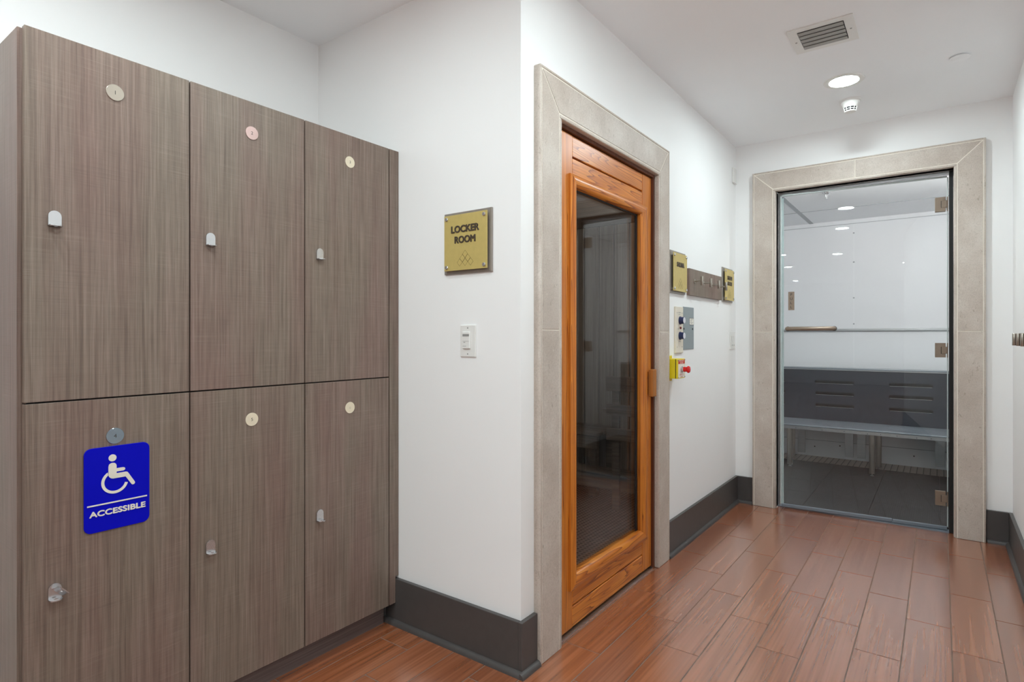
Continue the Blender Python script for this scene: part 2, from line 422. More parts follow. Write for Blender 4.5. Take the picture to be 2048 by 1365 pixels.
# ------------------------------------------------------------------ setting: floor
fl = obj('floor', bm_box(XL - .1, 2.3, YREAR, 4.63, -0.08, -0.0014), 'grout')
struct(fl, 'reddish brown wood look plank tile floor with pale grout', 'floor')
PW, PL, G = 0.158, 0.634, 0.0048
full_mesh = None
far_bm = bmesh.new()
def floor_limits(xc):
    return 1.748 if xc < XS else (4.625 if xc < XR else -0.6)
for i in range(-16, 15):
    x0 = 0.038 + i * PW; x1 = x0 + PW
    off = 3.095 - (i + 1) * PL / 3.0
    xa, xb = max(x0, XL), min(x1, 2.2)
    if xb - xa < 0.01: continue
    ymax = floor_limits((xa + xb) / 2)
    if x0 < XS < x1: ymax = 4.625
    k = math.floor((YREAR - off) / PL)
    while off + k * PL < ymax - 0.01:
        ya, yb = max(off + k * PL, YREAR), min(off + (k + 1) * PL, ymax); k += 1
        if yb - ya < 0.02: continue
        if yb < -0.35 or xa > 0.40 or (xb < -2.0 and ya > 0.4):
            bm_box(xa + G / 2, xb - G / 2, ya + G / 2, yb - G / 2, -0.01, 0, far_bm); continue
        xa2, xb2 = xa, min(xb, XR + 0.01)
        if xa < XS < xb and yb > YW:      # row that runs under the corner of the wall
            xa2 = XS - 0.01 if ya > YW else xa
        whole = abs((yb - ya) - PL) < 1e-4 and abs((xb2 - xa2) - PW) < 1e-4
        if whole and full_mesh is not None:
            ob = bpy.data.objects.new('floor_tile', full_mesh); COL.objects.link(ob); ob.parent = fl
            ob.location = Vector(((xa2 + xb2) / 2, (ya + yb) / 2, -0.01)) - WO[fl]
        else:
            ob = obj('floor_tile', bm_box(xa2 + G / 2, xb2 - G / 2, ya + G / 2, yb - G / 2, -0.01, 0), 'tile', fl)
            if whole: full_mesh = ob.data
fb = obj('floor_tile_field', far_bm, 'tile', fl); fb['kind'] = 'stuff'

# ------------------------------------------------------------------ setting: walls, ceiling
def wallbox(name, b, label, mat='wall'):
    o = obj(name, b, mat); struct(o, label, 'wall' if name.startswith('wall') else 'ceiling'); return o
SO0, SO1, SOZ = 1.985, 2.981, 2.109       # sauna opening
b = bm_box(XS - .1, XS, YW, SO0, 0, CEIL); bm_box(XS - .1, XS, SO1, 4.665, 0, CEIL, b); bm_box(XS - .1, XS, SO0, SO1, SOZ, CEIL, b)
wallbox('wall_left', b, 'white corridor wall around the cedar sauna door')
wallbox('wall_front', bm_box(XL, XS - .1, YW, YW + .1, 0, CEIL), 'white wall carrying the locker room sign')
wallbox('wall_locker', bm_box(XL - .1, XL, YREAR, YW + .1, 0, CEIL), 'white wall behind and above the lockers')
TX0, TX1, TZ = -0.956, 0.068, 2.29        # steam opening
b = bm_box(XS, TX0, YB, YB + .12, 0, CEIL); bm_box(TX1, XR + .1, YB, YB + .12, 0, CEIL, b); bm_box(TX0, TX1, YB, YB + .12, TZ, CEIL, b)
wallbox('wall_back', b, 'white end wall of the corridor around the glass steam door')
b = bm_box(XR, XR + .1, -0.6, YB, 0, CEIL); bm_box(XR + .1, 2.2, -0.7, -0.6, 0, CEIL, b)
wallbox('wall_right', b, 'white right hand wall of the corridor')
wallbox('wall_side', bm_box(2.2, 2.3, YREAR, -0.6, 0, CEIL), 'white side wall of the room behind the viewpoint')
wallbox('wall_rear', bm_box(XL - .1, 2.3, YREAR - .1, YREAR, 0, CEIL), 'white rear wall of the room behind the viewpoint')
wallbox('ceiling', bm_box(XL - .1, 2.3, YREAR - .1, YB + .12, CEIL, CEIL + .1), 'plain white painted ceiling', 'ceil')

# ------------------------------------------------------------------ baseboards (board + quarter round shoe)
BH = 0.195
def shoe_run(p0, p1, n_in, parent):
    """quarter round along p0->p1 (floor points on the board face), n_in: unit vector out of the wall"""
    bm = bmesh.new(); r = 0.018; k = 5; n = Vector(n_in); A, B = [], []
    prof = [(0, 0), (r, 0)] + [(r * math.cos(PI / 2 * i / k), r * 1.15 * math.sin(PI / 2 * i / k)) for i in range(1, k + 1)]
    for a, z in prof:
        A.append(bm.verts.new(Vector(p0) + n * a + Vector((0, 0, z)))); B.append(bm.verts.new(Vector(p1) + n * a + Vector((0, 0, z))))
    m = len(prof)
    for i in range(m): bm.faces.new((A[i], A[(i + 1) % m], B[(i + 1) % m], B[i]))
    bm.faces.new(A); bm.faces.new(B)
    return obj('shoe_moulding', bm, 'base', parent, smooth=0.7)
BT = 0.018
bb = obj('baseboard_front', bm_box(-1.955, XS, YW - BT, YW, 0, BH), 'base', bevel=0.002); struct(bb, 'charcoal baseboard below the locker room sign', 'baseboard')
shoe_run((-1.955, YW - BT, 0), (XS + BT, YW - BT, 0), (0, -1, 0), bb)
bb = obj('baseboard_corner', bm_box(XS, XS + BT, YW - BT, 1.832, 0, BH), 'base', bevel=0.002); struct(bb, 'short charcoal baseboard return beside the sauna stone', 'baseboard')
shoe_run((XS + BT, YW - BT - .018, 0), (XS + BT, 1.832, 0), (1, 0, 0), bb)
bb = obj('baseboard_left', bm_box(XS, XS + BT, 3.132, YB, 0, BH), 'base', bevel=0.002); struct(bb, 'charcoal baseboard below the emergency button', 'baseboard')
shoe_run((XS + BT, 3.138, 0), (XS + BT, 3.42, 0), (1, 0, 0), bb); shoe_run((XS + BT, 3.422, 0), (XS + BT, YB, 0), (1, 0, 0), bb)
bb = obj('baseboard_back', bm_box(XS + BT, -1.116, YB - BT, YB, 0, BH), 'base', bevel=0.002); struct(bb, 'short charcoal baseboard left of the steam door stone', 'baseboard')
shoe_run((XS + BT, YB - BT, 0), (-1.118, YB - BT, 0), (0, -1, 0), bb)
bb = obj('baseboard_end', bm_box(0.226, XR - BT, YB - BT, YB, 0, BH), 'base', bevel=0.002); struct(bb, 'short charcoal baseboard right of the steam door stone', 'baseboard')
shoe_run((0.23, YB - BT, 0), (XR - BT, YB - BT, 0), (0, -1, 0), bb)
bb = obj('baseboard_right', bm_box(XR - BT, XR, -0.6, YB, 0, BH), 'base', bevel=0.002); struct(bb, 'charcoal baseboard along the right corridor wall', 'baseboard')
shoe_run((XR - BT, -0.6, 0), (XR - BT, YB, 0), (-1, 0, 0), bb)

# ------------------------------------------------------------------ stone surrounds
def surround(name, fr, a0, a1, i0, i1, top, itop, jz, head_joints, depth, reveal, label):
    """fr: frame on the wall face, u along the wall. outer a0..a1, inner i0..i1, slab depth, inner bead returns back by reveal"""
    root = thing(name, fr.p((a0 + a1) / 2, 0), label, 'door surround', None, 'structure')
    eo, ei, j = 0.013, 0.018, 0.0022
    A0, A1, T = a0 + eo, a1 - eo, top - eo; I0, I1, IT = i0 - ei, i1 + ei, itop + ei
    bk = obj('mortar_bed', fbox(fr, a0 + .002, i0 - .004, 0.001, top - .002, 0.0, depth - .002, fbox(fr, i1 + .004, a1 - .002, 0.001, top - .002, 0.0, depth - .002, fbox(fr, i0 - .004, i1 + .004, itop + .004, top - .002, 0.0, depth - .002))), 'joint', root)
    # uprights
    for (p0, p1, q) in ((A0, I0, 1), (I1, A1, -1)):
        obj('stone_slab', fbox(fr, p0 + j, p1 - j, 0.002, jz - j, 0.0, depth), 'stone', root, 0.0008, 1)
        if q == 1: poly = [(p0 + j, jz + j), (p1 - j, jz + j), (p1 - j, IT - j), (p0 + j, T - 3 * j)]
        else: poly = [(p0 + j, jz + j), (p1 - j, jz + j), (p1 - j, T - 3 * j), (p0 + j, IT - j)]
        obj('stone_slab', prism(poly, fr, 0.0, depth), 'stone', root, 0.0008, 1)
    # head
    xs = [None] + list(head_joints) + [None]
    for k in range(len(xs) - 1):
        l, r = xs[k], xs[k + 1]
        bl = (I0 + j, IT + j) if l is None else (l + j, IT + j); tl = (A0 + 3 * j, T - j) if l is None else (l + j, T - j)
        br = (I1 - j, IT + j) if r is None else (r - j, IT + j); tr = (A1 - 3 * j, T - j) if r is None else (r - j, T - j)
        obj('stone_slab', prism([bl, br, tr, tl], fr, 0.0, depth), 'stone', root, 0.0008, 1)
    # rounded edge strips
    ed = depth + 0.001
    for (p0, p1, z0, z1, c0) in ((a0, A0 - j, 0.002, top, 0.0), (A1 + j, a1, 0.002, top, 0.0), (A0 - j, A1 + j, T + j, top, 0.0)):
        obj('edge_strip', fbox(fr, p0, p1, z0, z1, c0, ed), 'stone', root, 0.004, 3, 0.8)
    for (p0, p1, z0, z1, c0) in ((I0 + j, i0, 0.002, itop, -reveal), (i1, I1 - j, 0.002, itop, -reveal), (I0 + j, I1 - j, itop, IT - j, -reveal)):
        obj('edge_strip', fbox(fr, p0, p1, z0, z1, c0, ed), 'stone', root, 0.005, 3, 0.8)
    return root
surround('trim_1', FX(XS, 0, 0), 1.832, 3.131, 1.987, 2.979, 2.272, 2.107, 1.267, [], 0.031, 0.0, 'grey limestone surround framing the cedar sauna door')
surround('trim_2', FY(0, YB, 0), -1.114, 0.223, -0.956, 0.068, 2.44, 2.29, 1.275, [-0.459], 0.038, 0.055, 'beige limestone surround framing the glass steam room door')

# ------------------------------------------------------------------ sauna door
XD = -1.248
jm = obj('trim_3', fbox(FX(XD, 0, 0), 1.987, 2.006, 0, 2.107, -.095, .012, fbox(FX(XD, 0, 0), 2.960, 2.979, 0, 2.107, -.095, .012, fbox(FX(XD, 0, 0), 2.006, 2.960, 2.092, 2.107, -.095, .012))), 'jamb'); struct(jm, 'dark brown wooden jamb inside the sauna stone surround', 'door jamb')
th = obj('trim_4', bm_box(XD - .06, XD + .012, 2.006, 2.960, 0, 0.006), 'alu'); struct(th, 'thin metal sill strip below the sauna door', 'door sill')
d1 = thing('door_1', (XD, 2.0, 0.012), 'orange cedar sauna door with tall dark glass pane', 'door', None, 'structure')
F = FX(XD, 0, 0); T0 = -0.042
DL, DR, DB, DT = 2.009, 2.958, 0.014, 2.089
SL, SR = 2.131, 2.846
GL, GR, GB, GT = 2.150, 2.812, 0.235, 1.878     # opening for the glass
for (a, b_) in ((DL, SL - .0008), (SR + .0008, DR)): obj('stile', fbox(F, a, b_, DB, DT, T0, 0), 'cz', d1, 0.002, 1)
obj('rail_board', fbox(F, SL, SR, 2.0, DT, T0, -.001), 'cy', d1, 0.003, 1)
obj('rail_board', fbox(F, SL, SR, 1.880, 1.994, T0, -.001), 'cy', d1, 0.003, 1)
obj('rail_board', fbox(F, SL, SR, 0.106, 0.235, T0, -.001), 'cy', d1, 0.003, 1)
obj('rail_board', fbox(F, SL, SR, DB, 0.101, T0, -.001), 'cy', d1, 0.003, 1)
def bead(poly_out, poly_in, mat):
    """mitred glazing bead: outer edge low, rounded crown, inner edge at the glass"""
    bm = bmesh.new()
    prof = [(0, 0.0), (0.0, 0.010), (0.18, 0.017), (0.5, 0.020), (0.8, 0.014), (1.0, 0.004), (1.0, -0.012)]
    rings = []
    for o_, i_ in zip(poly_out, poly_in):
        rings.append([bm.verts.new(F.p(o_[0] + (i_[0] - o_[0]) * s, o_[1] + (i_[1] - o_[1]) * s, c)) for s, c in prof])
    n = len(prof)
    for k in range(n): bm.faces.new((rings[0][k], rings[0][(k + 1) % n], rings[1][(k + 1) % n], rings[1][k]))
    bm.faces.new(rings[0]); bm.faces.new(rings[1])
    obj('glazing_bead', bm, mat, d1, smooth=0.9)
OL, OR, OB, OT = 2.098, 2.886, 0.178, 1.922
IL, IR, IB, IT_ = 2.150, 2.812, 0.240, 1.872
OC = [(OL, OB), (OR, OB), (OR, OT), (OL, OT)]; IC = [(IL, IB), (IR, IB), (IR, IT_), (IL, IT_)]
for k in range(4): bead((OC[k], OC[(k + 1) % 4]), (IC[k], IC[(k + 1) % 4]), 'cy' if k % 2 == 0 else 'cz')
obj('glass_pane', fbox(F, GL - .012, GR + .012, GB - .012, GT + .012, -.032, -.020), 'tint', d1)
obj('glass_gasket', fbox(F, 2.800, 2.811, GB, GT, -.0195, -.013, fbox(F, 2.151, 2.811, 1.866, 1.871, -.0195, -.013)), 'dk', d1)
hb = obj('handle_block', fbox(F, 2.893, 2.938, 0.925, 1.068, 0.012, 0.040), 'hand', d1, 0.004, 2)
obj('handle_spacer', fbox(F, 2.902, 2.925, 0.94, 0.965, 0.0, 0.012, fbox(F, 2.902, 2.925, 1.03, 1.055, 0.0, 0.012)), 'hand', hb)

# ------------------------------------------------------------------ sauna room behind the glass
SX0, SX1, SY0, SY1, SZ = -3.2, XS - .1, YW + .1, 4.40, 2.17
fs = obj('floor_sauna', bm_box(SX0, SX1, SY0, SY1, 0.0, 0.006), 'sauna_f'); struct(fs, 'perforated grey mat floor of the sauna', 'floor')
ws = obj('wall_sauna_rear', bm_box(SX0, SX1, SY1 + .015, SY1 + .06, 0, SZ + .05), 'dk'); struct(ws, 'vertical board rear wall inside the sauna', 'wall')
x = -1.36
proto = None
while x - 0.138 > SX0 - .001:
    if proto is None: proto = obj('wall_board', bm_box(x - .131, x, SY1, SY1 + .016, 0, SZ), 'sauna_w', ws, 0.004, 1)
    else:
        c = proto.copy(); COL.objects.link(c); c.parent = ws; c.location = Vector((x - .0655, SY1 + .008, 0)) - WO[ws]
    x -= 0.138
wl = obj('wall_sauna_side', bm_box(SX0 - .05, SX0, SY0, SY1, 0, SZ), 'sauna_w'); struct(wl, 'side wall inside the sauna', 'wall')
cs = obj('ceiling_sauna', bm_box(SX0 - .05, SX1, SY0, SY1 + .06, SZ + .016, SZ + .06), 'dk'); struct(cs, 'dark board ceiling inside the sauna', 'ceiling')
y = SY1 - .005; proto = None
while y - .14 > SY0:
    if proto is None: proto = obj('ceiling_board', bm_box(SX0, SX1, y - .135, y, SZ, SZ + .016), 'sauna_c', cs)
    else:
        c = proto.copy(); COL.objects.link(c); c.parent = cs; c.location = Vector(((SX0 + SX1) / 2, y - .0675, SZ)) - WO[cs]
    y -= .139
def bench(name, x0, x1, y0, y1, z, label, n):
    t = thing(name, ((x0 + x1) / 2, (y0 + y1) / 2, 0.006), label, 'bench')
    w = (y1 - y0) / n
    for k in range(n): obj('seat_slat', bm_box(x0, x1, y0 + k * w + .004, y0 + (k + 1) * w - .004, z - .025, z), 'sauna_b', t, 0.003, 1)
    obj('fascia_board', bm_box(x0, x1, y0 + .004, y0 + .026, z - .125, z - .028), 'sauna_b', t, 0.003, 1)
    for xx in (x0 + .03, x1 - .09): obj('leg', bm_box(xx, xx + .06, y0 + .03, y0 + .09, 0.006, z - .028), 'sauna_b', t)
    for xx in (x0 + .03, x1 - .09): obj('leg', bm_box(xx, xx + .06, y1 - .09, y1 - .03, 0.006, z - .028), 'sauna_b', t)
    return t
bench('sauna_bench', -3.15, -2.115, 3.98, 4.395, 0.50, 'upper slatted wooden bench against the sauna rear wall', 4)
bench('sauna_bench', -3.15, -1.40, 3.80, 3.965, 0.26, 'low wooden step bench in front of the upper sauna bench', 2)
gd = thing('heater_guard', (-1.6, 3.78, 0.006), 'wooden rail guard with post standing in the sauna', 'guard rail')
obj('post', bm_box(-1.885, -1.83, 3.772, 3.794, 0.006, 0.955), 'sauna_b', gd)
obj('post', bm_box(-1.43, -1.375, 3.772, 3.794, 0.006, 0.955), 'sauna_b', gd)
for z0, z1 in ((0.855, 0.958), (0.682, 0.762), (0.505, 0.592)):
    obj('rail', bm_box(-1.921, -1.352, 3.75, 3.771, z0, z1), 'sauna_b', gd, 0.002, 1)

# ------------------------------------------------------------------ lockers
XF = -1.893
lk = thing('locker_bank', (XF - .28, 1.1, 0), 'bank of six brown woodgrain lockers with chrome pulls', 'lockers')
Y0, Y1, Y2, Y3 = 0.4625, 0.8745, 1.2845, 1.6935
ZB, ZM, ZT = 0.093, 1.0675, 2.042
obj('side_panel', bm_box(XL + .002, XF - .021, 0.455, 0.474, 0.0, ZT - .002), 'lam', lk, 0.001, 1)
obj('carcass', bm_box(XL + .002, XF - .023, 0.475, 1.745, 0.10, ZT - .004), 'dk', lk)
obj('top_panel', bm_box(XL + .002, XF - .022, 0.475, 1.745, ZT - .0035, ZT - .002), 'lam', lk)
obj('toe_kick', bm_box(-1.962, -1.942, 0.456, 1.706, 0.0, 0.10), 'toe', lk)
obj('filler_strip', bm_box(XF - .019, XF, Y3 + .002, 1.729, ZB, ZT, bm_box(XF - .019, XF, 1.729, 1.746, BH + .012, ZT)), 'lam', lk)
def pull_mesh(frame, flap=False):
    bm = shape2d([[(-.0145, -.021), (.0145, -.021), (.0145, .0065)] + [(.0145 * math.cos(PI * i / 10), .0065 + .0145 * math.sin(PI * i / 10)) for i in range(1, 10)] + [(-.0145, .0065)]], .0035, frame, 0.002)
    fbox(frame, -.012, .012, -.018, .006, 0, .002, bm)
    lipf = Fr(frame.p(0, -.021, .002), frame.u, frame.n, -frame.v)
    out = [(-.0145, 0), (.0145, 0), (.0145, .011)] + [(.0145 * math.cos(a), .011 + .013 * math.sin(a)) for a in [PI * i / 10 for i in range(1, 10)]] + [(-.0145, .011)]
    shape2d([out, circ(.005, 14, 0, .011)], .003, lipf, -.003, bm)
    if flap:
        d = (frame.u * .75 + frame.v * .66).normalized(); u2 = (frame.v * .75 - frame.u * .66).normalized()
        ff = Fr(frame.p(.004, -.004, .0058), (d * .45 + frame.n * .89).normalized(), u2, d)
        shape2d([[(0, -.018), (.027, -.015), (.027, .015), (0, .018)], circ(.0045, 12, .017, 0)], .0025, ff, 0, bm)
    return bm
DISC = ['disc_steel', 'disc_clear', 'disc_ivory', 'disc_mirror', 'disc_ivory', 'disc_ivory']
DLAB = ['brushed metal disc numbered 1', 'rose tinted metal disc numbered 2', 'ivory disc numbered 3', 'mirror blue metal disc numbered 4', 'ivory disc numbered 5', 'pale disc with a faint 6']
for r in range(2):
    for c in range(3):
        k = r * 3 + c
        ya, yb = ((Y0, Y1), (Y1, Y2), (Y2, Y3))[c]; za, zb = ((ZM, ZT), (ZB, ZM))[r]
        g = .0022
        dr = obj('locker_door', bm_box(XF - .019, XF, ya + g, yb - g, za + (g if r == 0 else 0), zb - (0 if r == 0 else g)), 'lam', lk, 0.0008, 1)
        yc = (0.669, 1.078, 1.488)[c]; f = FX(XF, yc, (1.935, 0.958)[r])
        dd = obj('number_disc', shape2d([circ(.0225, 40)], .0022, f), DISC[k], dr, 0.0004, 1); dd['label'] = DLAB[k]
        obj('number_digit', text(str(k + 1), f, None, .0105, .0003, .0022), 'digit_faint' if k == 5 else 'digit', dr)
        pf = FX(XF, (0.528, 0.937, 1.347)[c], (1.553, 0.566)[r])
        pl = obj('door_pull', pull_mesh(pf, k == 3), 'chrome', dr, smooth=0.6)
        if k == 3: pl['label'] = 'chrome pull with its hasp flap folded up'

# accessible sign on locker four
sf = FX(XF + .0005, 0.675, 0.8125)
sg = thing('accessible_sign', (XF, 0.675, 0.6945), 'blue wheelchair symbol sign reading ACCESSIBLE on locker four', 'sign')
obj('sign_plate', shape2d([rrect(.164, .235, .018)], .004, sf), 'blue', sg, 0.0006, 1)
head = [(-.014 + .0098 * math.cos(2 * PI * i / 24), .0845 + .0098 * math.sin(2 * PI * i / 24)) for i in range(24)]
torso = [(-0.024, 0.0605), (-0.0225, 0.0665), (-0.0185, 0.0697), (-0.014, 0.0705), (-0.0088, 0.0695), (-0.0052, 0.066), (-0.004, 0.0615), (-0.004, 0.0535), (0.013, 0.0535), (0.0165, 0.052), (0.018, 0.0488), (0.0165, 0.0455), (0.013, 0.044), (-0.004, 0.044), (-0.004, 0.0395), (0.019, 0.0395), (0.0225, 0.0388), (0.025, 0.0365), (0.0425, 0.0065), (0.043, 0.003), (0.041, 0.0), (0.0375, -0.001), (0.0345, 0.0005), (0.019, 0.0258), (-0.013, 0.0258), (-0.018, 0.0275), (-0.0225, 0.032), (-0.024, 0.0375)]
cxw, cyw, ro, ri = -0.008, 0.0165, 0.0335, 0.0262
wheel = [(cxw + ro * math.cos(math.radians(a)), cyw + ro * math.sin(math.radians(a))) for a in range(122, 347, 7)] + [(cxw + ri * math.cos(math.radians(a)), cyw + ri * math.sin(math.radians(a))) for a in range(346, 126, -7)]
sb = shape2d([head], .0012, sf, .004); shape2d([torso], .0012, sf, .004, sb); shape2d([wheel], .0012, sf, .004, sb)
obj('wheelchair_symbol', sb, 'swhite', sg)
obj('dividing_line', fbox(sf, -.075, .075, -.0432, -.0395, .004, .0052), 'swhite', sg)
obj('lettering', bold('ACCESSIBLE', sf.at(.0005, -.0655), .141, .0165, .0012, .004, .0008), 'swhite', sg)

# ------------------------------------------------------------------ brass room signs
def room_sign(name, fr, lines, label):
    """fr: frame at the centre of the backplate on the wall"""
    t = thing(name, fr.p(0, -.1225), label, 'sign')
    obj('backplate', fbox(fr, -.1225, .1225, -.1225, .1225, 0, .008), 'bronze', t, 0.0015, 1)
    obj('brass_plate', fbox(fr, -.110, .110, -.110, .110, .019, .022), 'gold', t, 0.0005, 1)
    for a in (-1, 1):
        for b_ in (-1, 1):
            q = fr.at(a * .096, b_ * .096)
            obj('standoff', lathe(q, [(.0055, .008), (.0055, .022), (.0075, .022), (.0075, .026), (.006, .0275), (0, .0275)], 16), 'chrome', t, smooth=0.7)
    for (s, cy, w) in lines:
        obj('lettering', bold(s, fr.at(0, cy), w, .0285, .0025, .022, .0013), 'letter', t)
    bmb = bmesh.new(); n = 6 if len(lines) > 1 else 5
    for i in range(n):
        for (dx, dy) in ((0, 0), (.0035, -.004), (0, -.008))[: 2 + i % 2]:
            lathe(fr.at(-.03 + i * .012 + dx, (-.006 if len(lines) > 1 else .02) + dy), [(.0009, .022), (.0007, .0226), (0, .0227)], 6, bmb)
    obj('braille_dots', bmb, 'gold', t)
    lb = bmesh.new(); s = .0155
    for row, cnt in ((0, 1), (1, 2), (2, 3)):
        for i in range(cnt):
            cx, cy = (i - (cnt - 1) / 2) * 2 * s * .9, -.048 - row * s * 1.02
            o_ = [(cx, cy + s), (cx + s * .9, cy), (cx, cy - s), (cx - s * .9, cy)]; q = .92
            shape2d([o_, [(cx, cy + s * q), (cx + s * .9 * q, cy), (cx, cy - s * q), (cx - s * .9 * q, cy)]], .0003, fr, .022, lb)
    obj('diamond_emblem', lb, 'golddark', t)
    return t
room_sign('room_sign', FY(-1.4945, YW, 1.612), [('LOCKER', .052, .143), ('ROOM', .010, .107)], 'brass LOCKER ROOM sign on the white wall beside the lockers')
room_sign('room_sign', FX(XS, 3.325, 1.614), [('SAUNA', .045, .115)], 'brass SAUNA sign next to the sauna stone surround')
room_sign('room_sign', FX(XS, 4.312, 1.611), [('STEAM', .050, .112), ('ROOM', .010, .100)], 'brass STEAM ROOM sign nearest the steam door')

# ------------------------------------------------------------------ hook racks
def hook_rack(name, fr, L, hooks, label):
    t = thing(name, fr.p(L / 2, 0), label, 'coat rack')
    obj('board', fbox(fr, 0, L, 0, .163, 0, .018), 'rack', t, 0.001, 1)
    for a in hooks:
        q = fr.at(a, .090, .018)
        h = obj('hook', lathe(q, [(.013, 0), (.013, .003), (.0045, .0035), (.0045, .046)], 16), 'steel', t, smooth=0.7)
        e = q.at(0, -.028, .048)
        obj('peg', lathe(Fr(e.o, e.u, -e.n, e.v), [(.0072, 0), (.008, .001), (.008, .055), (.0072, .056)], 18), 'steel', h, smooth=0.7)
    return t
hook_rack('hook_rack', FX(XS, 3.487, 1.494), .648, (.088, .258, .428, .588), 'wooden rack of four steel pegs between two brass signs')
hook_rack('hook_rack', FR(XR, 3.70, 1.137), .648, (.088, .258, .428, .588), 'wooden rack of four steel pegs on the right wall')

# ------------------------------------------------------------------ switches, controls
def switch_plate(name, fr, w, h, label):
    t = thing(name, fr.p(0, -h / 2), label, 'light switch')
    obj('cover_plate', fbox(fr, -w / 2, w / 2, -h / 2, h / 2, 0, .006), 'plastic', t, 0.002, 2)
    return t
t = switch_plate('occupancy_switch', FY(-1.4945, YW, 1.2235), .078, .125, 'white occupancy sensor switch below the LOCKER ROOM sign')
f = FY(-1.4985, YW, 1.2235)
bd = obj('sensor_body', fbox(f, -.0185, .0185, -.030, .036, .006, .013), 'plastic', t, 0.0015, 1)
obj('sensor_window', fbox(f, -.0165, .0165, .018, .027, .013, .0136), 'dim', bd)
obj('button_gap', fbox(f, -.0165, .0165, -.0015, -.0005, .013, .0134), 'dim', bd)
obj('indicator', fbox(f, -.012, -.003, -.0065, -.004, .013, .0135, fbox(f, -.016, .002, -.021, -.0195, .013, .0135)), 'dim', bd)
obj('screw', lathe(FY(-1.4945, YW, 1.2235).at(0, .051), [(.003, .006), (.003, .0066)], 10), 'dim', t)
obj('screw', lathe(FY(-1.4945, YW, 1.2235).at(0, -.051), [(.003, .006), (.003, .0066)], 10), 'dim', t)
t = switch_plate('rocker_switch', FX(XS, 4.445, 1.212), .116, .128, 'white double rocker switch beside the steam door stone')
for a in (-.023, .023):
    rk = obj('rocker', fbox(FX(XS, 4.445 + a, 1.212), -.016, .016, -.033, .033, .006, .010), 'plastic', t, 0.0015, 1)
    obj('indicator', fbox(FX(XS, 4.445 + a, 1.212), -.004, .006, -.037, -.030, .0085, .0106), 'dim', rk)
t = thing('wall_box', FX(XS, 4.487, 2.384).o, 'small white box high on the wall near the corridor corner', 'wall box')
obj('cover', fbox(FX(XS, 4.487, 2.44), -.04, .04, -.056, .056, 0, .012), 'plastic', t, 0.003, 2)
obj('lower_lip', fbox(FX(XS, 4.487, 2.44), -.038, .038, -.058, -.052, .004, .018), 'plastic', t, 0.001, 1)

# sauna controller: cream plate with two knobs, grey cover plate
f = FX(XS, 3.343, 1.28)
t = thing('sauna_controller', f.p(0, -.135), 'cream sauna control plate with two navy timer knobs', 'control panel')
obj('cover_plate', fbox(f, -.062, .062, -.136, .136, 0, .010), 'cream', t, 0.003, 2)
for b_ in (.056, -.034):
    kb = obj('timer_knob', lathe(f.at(.006, b_), [(.024, .010), (.024, .014), (.0215, .016), (.0195, .034), (.0195, .036)], 28), 'navy', t, smooth=0.6)
    obj('knob_cap', lathe(f.at(.006, b_), [(.0185, .036), (.0175, .0375), (0, .0375)], 28), 'ktop', kb, smooth=0.6)
obj('indicator_lamp', lathe(f.at(.012, .012), [(.007, .010), (.007, .015), (.004, .017), (0, .0175)], 14), 'redl', t, smooth=0.8)
for q in ((-.02, .02, .100, .104), (-.018, .012, .090, .093), (-.03, -.012, .004, .008), (-.02, -.006, .026, .029), (-.018, .020, -.070, -.067)):
    obj('printed_mark', fbox(f, *q, .010, .0104), 'dim', t)
for a in (-.04, .04):
    for b_ in (.10, -.10): obj('screw', lathe(f.at(a, b_), [(.003, .010), (.003, .0112)], 8), 'dim', t)
f = FX(XS, 3.514, 1.292)
t = thing('grey_cover_plate', f.p(0, -.128), 'flat grey metal cover plate right of the sauna control', 'cover plate')
obj('plate', fbox(f, -.092, .092, -.129, .129, 0, .004), 'panelgrey', t, 0.0015, 1)
lb = obj('warning_label', fbox(f, .012, .090, .020, .064, .004, .0044), 'dk', t)
obj('label_face', fbox(f, .015, .087, .0225, .0615, .0044, .0047), 'paper', lb)
lm = bmesh.new()
for r in range(5): fbox(f, .034 - (r % 2) * .008, .076 - (r % 3) * .014, .055 - r * .0065, .0575 - r * .0065, .0047, .0049, lm)
obj('label_marks', lm, 'dim', lb)
for a in (-.084, .068): obj('screw', lathe(f.at(a, -.004), [(.006, .004), (.006, .006), (0, .0065)], 10), 'dk', t)

# emergency stop
f = FX(XS, 3.205, 1.061)
t = thing('emergency_stop', f.p(0, -.054), 'yellow emergency stop box with red mushroom button below the sauna control', 'emergency button')
obj('enclosure', fbox(f, -.060, .060, -.055, .055, 0, .058), 'yellow', t, 0.003, 2)
obj('gasket', fbox(f, -.059, .059, -.054, .054, .058, .061), 'black', t)
obj('lid', fbox(f, -.060, .060, -.055, .055, .061, .071), 'yellow', t, 0.003, 2)
for q in ((.055, .072), (-.072, -.055)): obj('mounting_lug', fbox(f, -.045, .03, *q, 0, .006), 'yellow', t, 0.002, 1)
lb = obj('label_plate', fbox(f, -.048, .052, -.050, .050, .071, .0716), 'paper', t)
obj('label_band', fbox(f, -.048, .052, .027, .050, .0716, .0719), 'labelred', lb)
bmt = text('EMERGENCY', f.at(.002, .0445), .080, .0085, .0002, .0719); text('STOP', f.at(.002, .0325), .048, .0085, .0002, .0719, bm=bmt)
obj('label_lettering', bmt, 'paper', lb)
bmt = text('PUSH TO', f.at(.002, -.034), .060, .009, .0002, .0716); text('STOP', f.at(.002, -.0455), .036, .007, .0002, .0716, bm=bmt)
obj('label_footer', bmt, 'labelred', lb)
for a in (-.052, .053):
    for b_ in (-.048, .048): obj('screw', lathe(f.at(a, b_), [(.0035, .071), (.0035, .0735), (0, .074)], 8), 'dim', t)
obj('collar', lathe(f.at(.004, -.004), [(.0175, .0716), (.0175, .076), (.014, .078), (.014, .084)], 24), 'chrome', t, smooth=0.6)
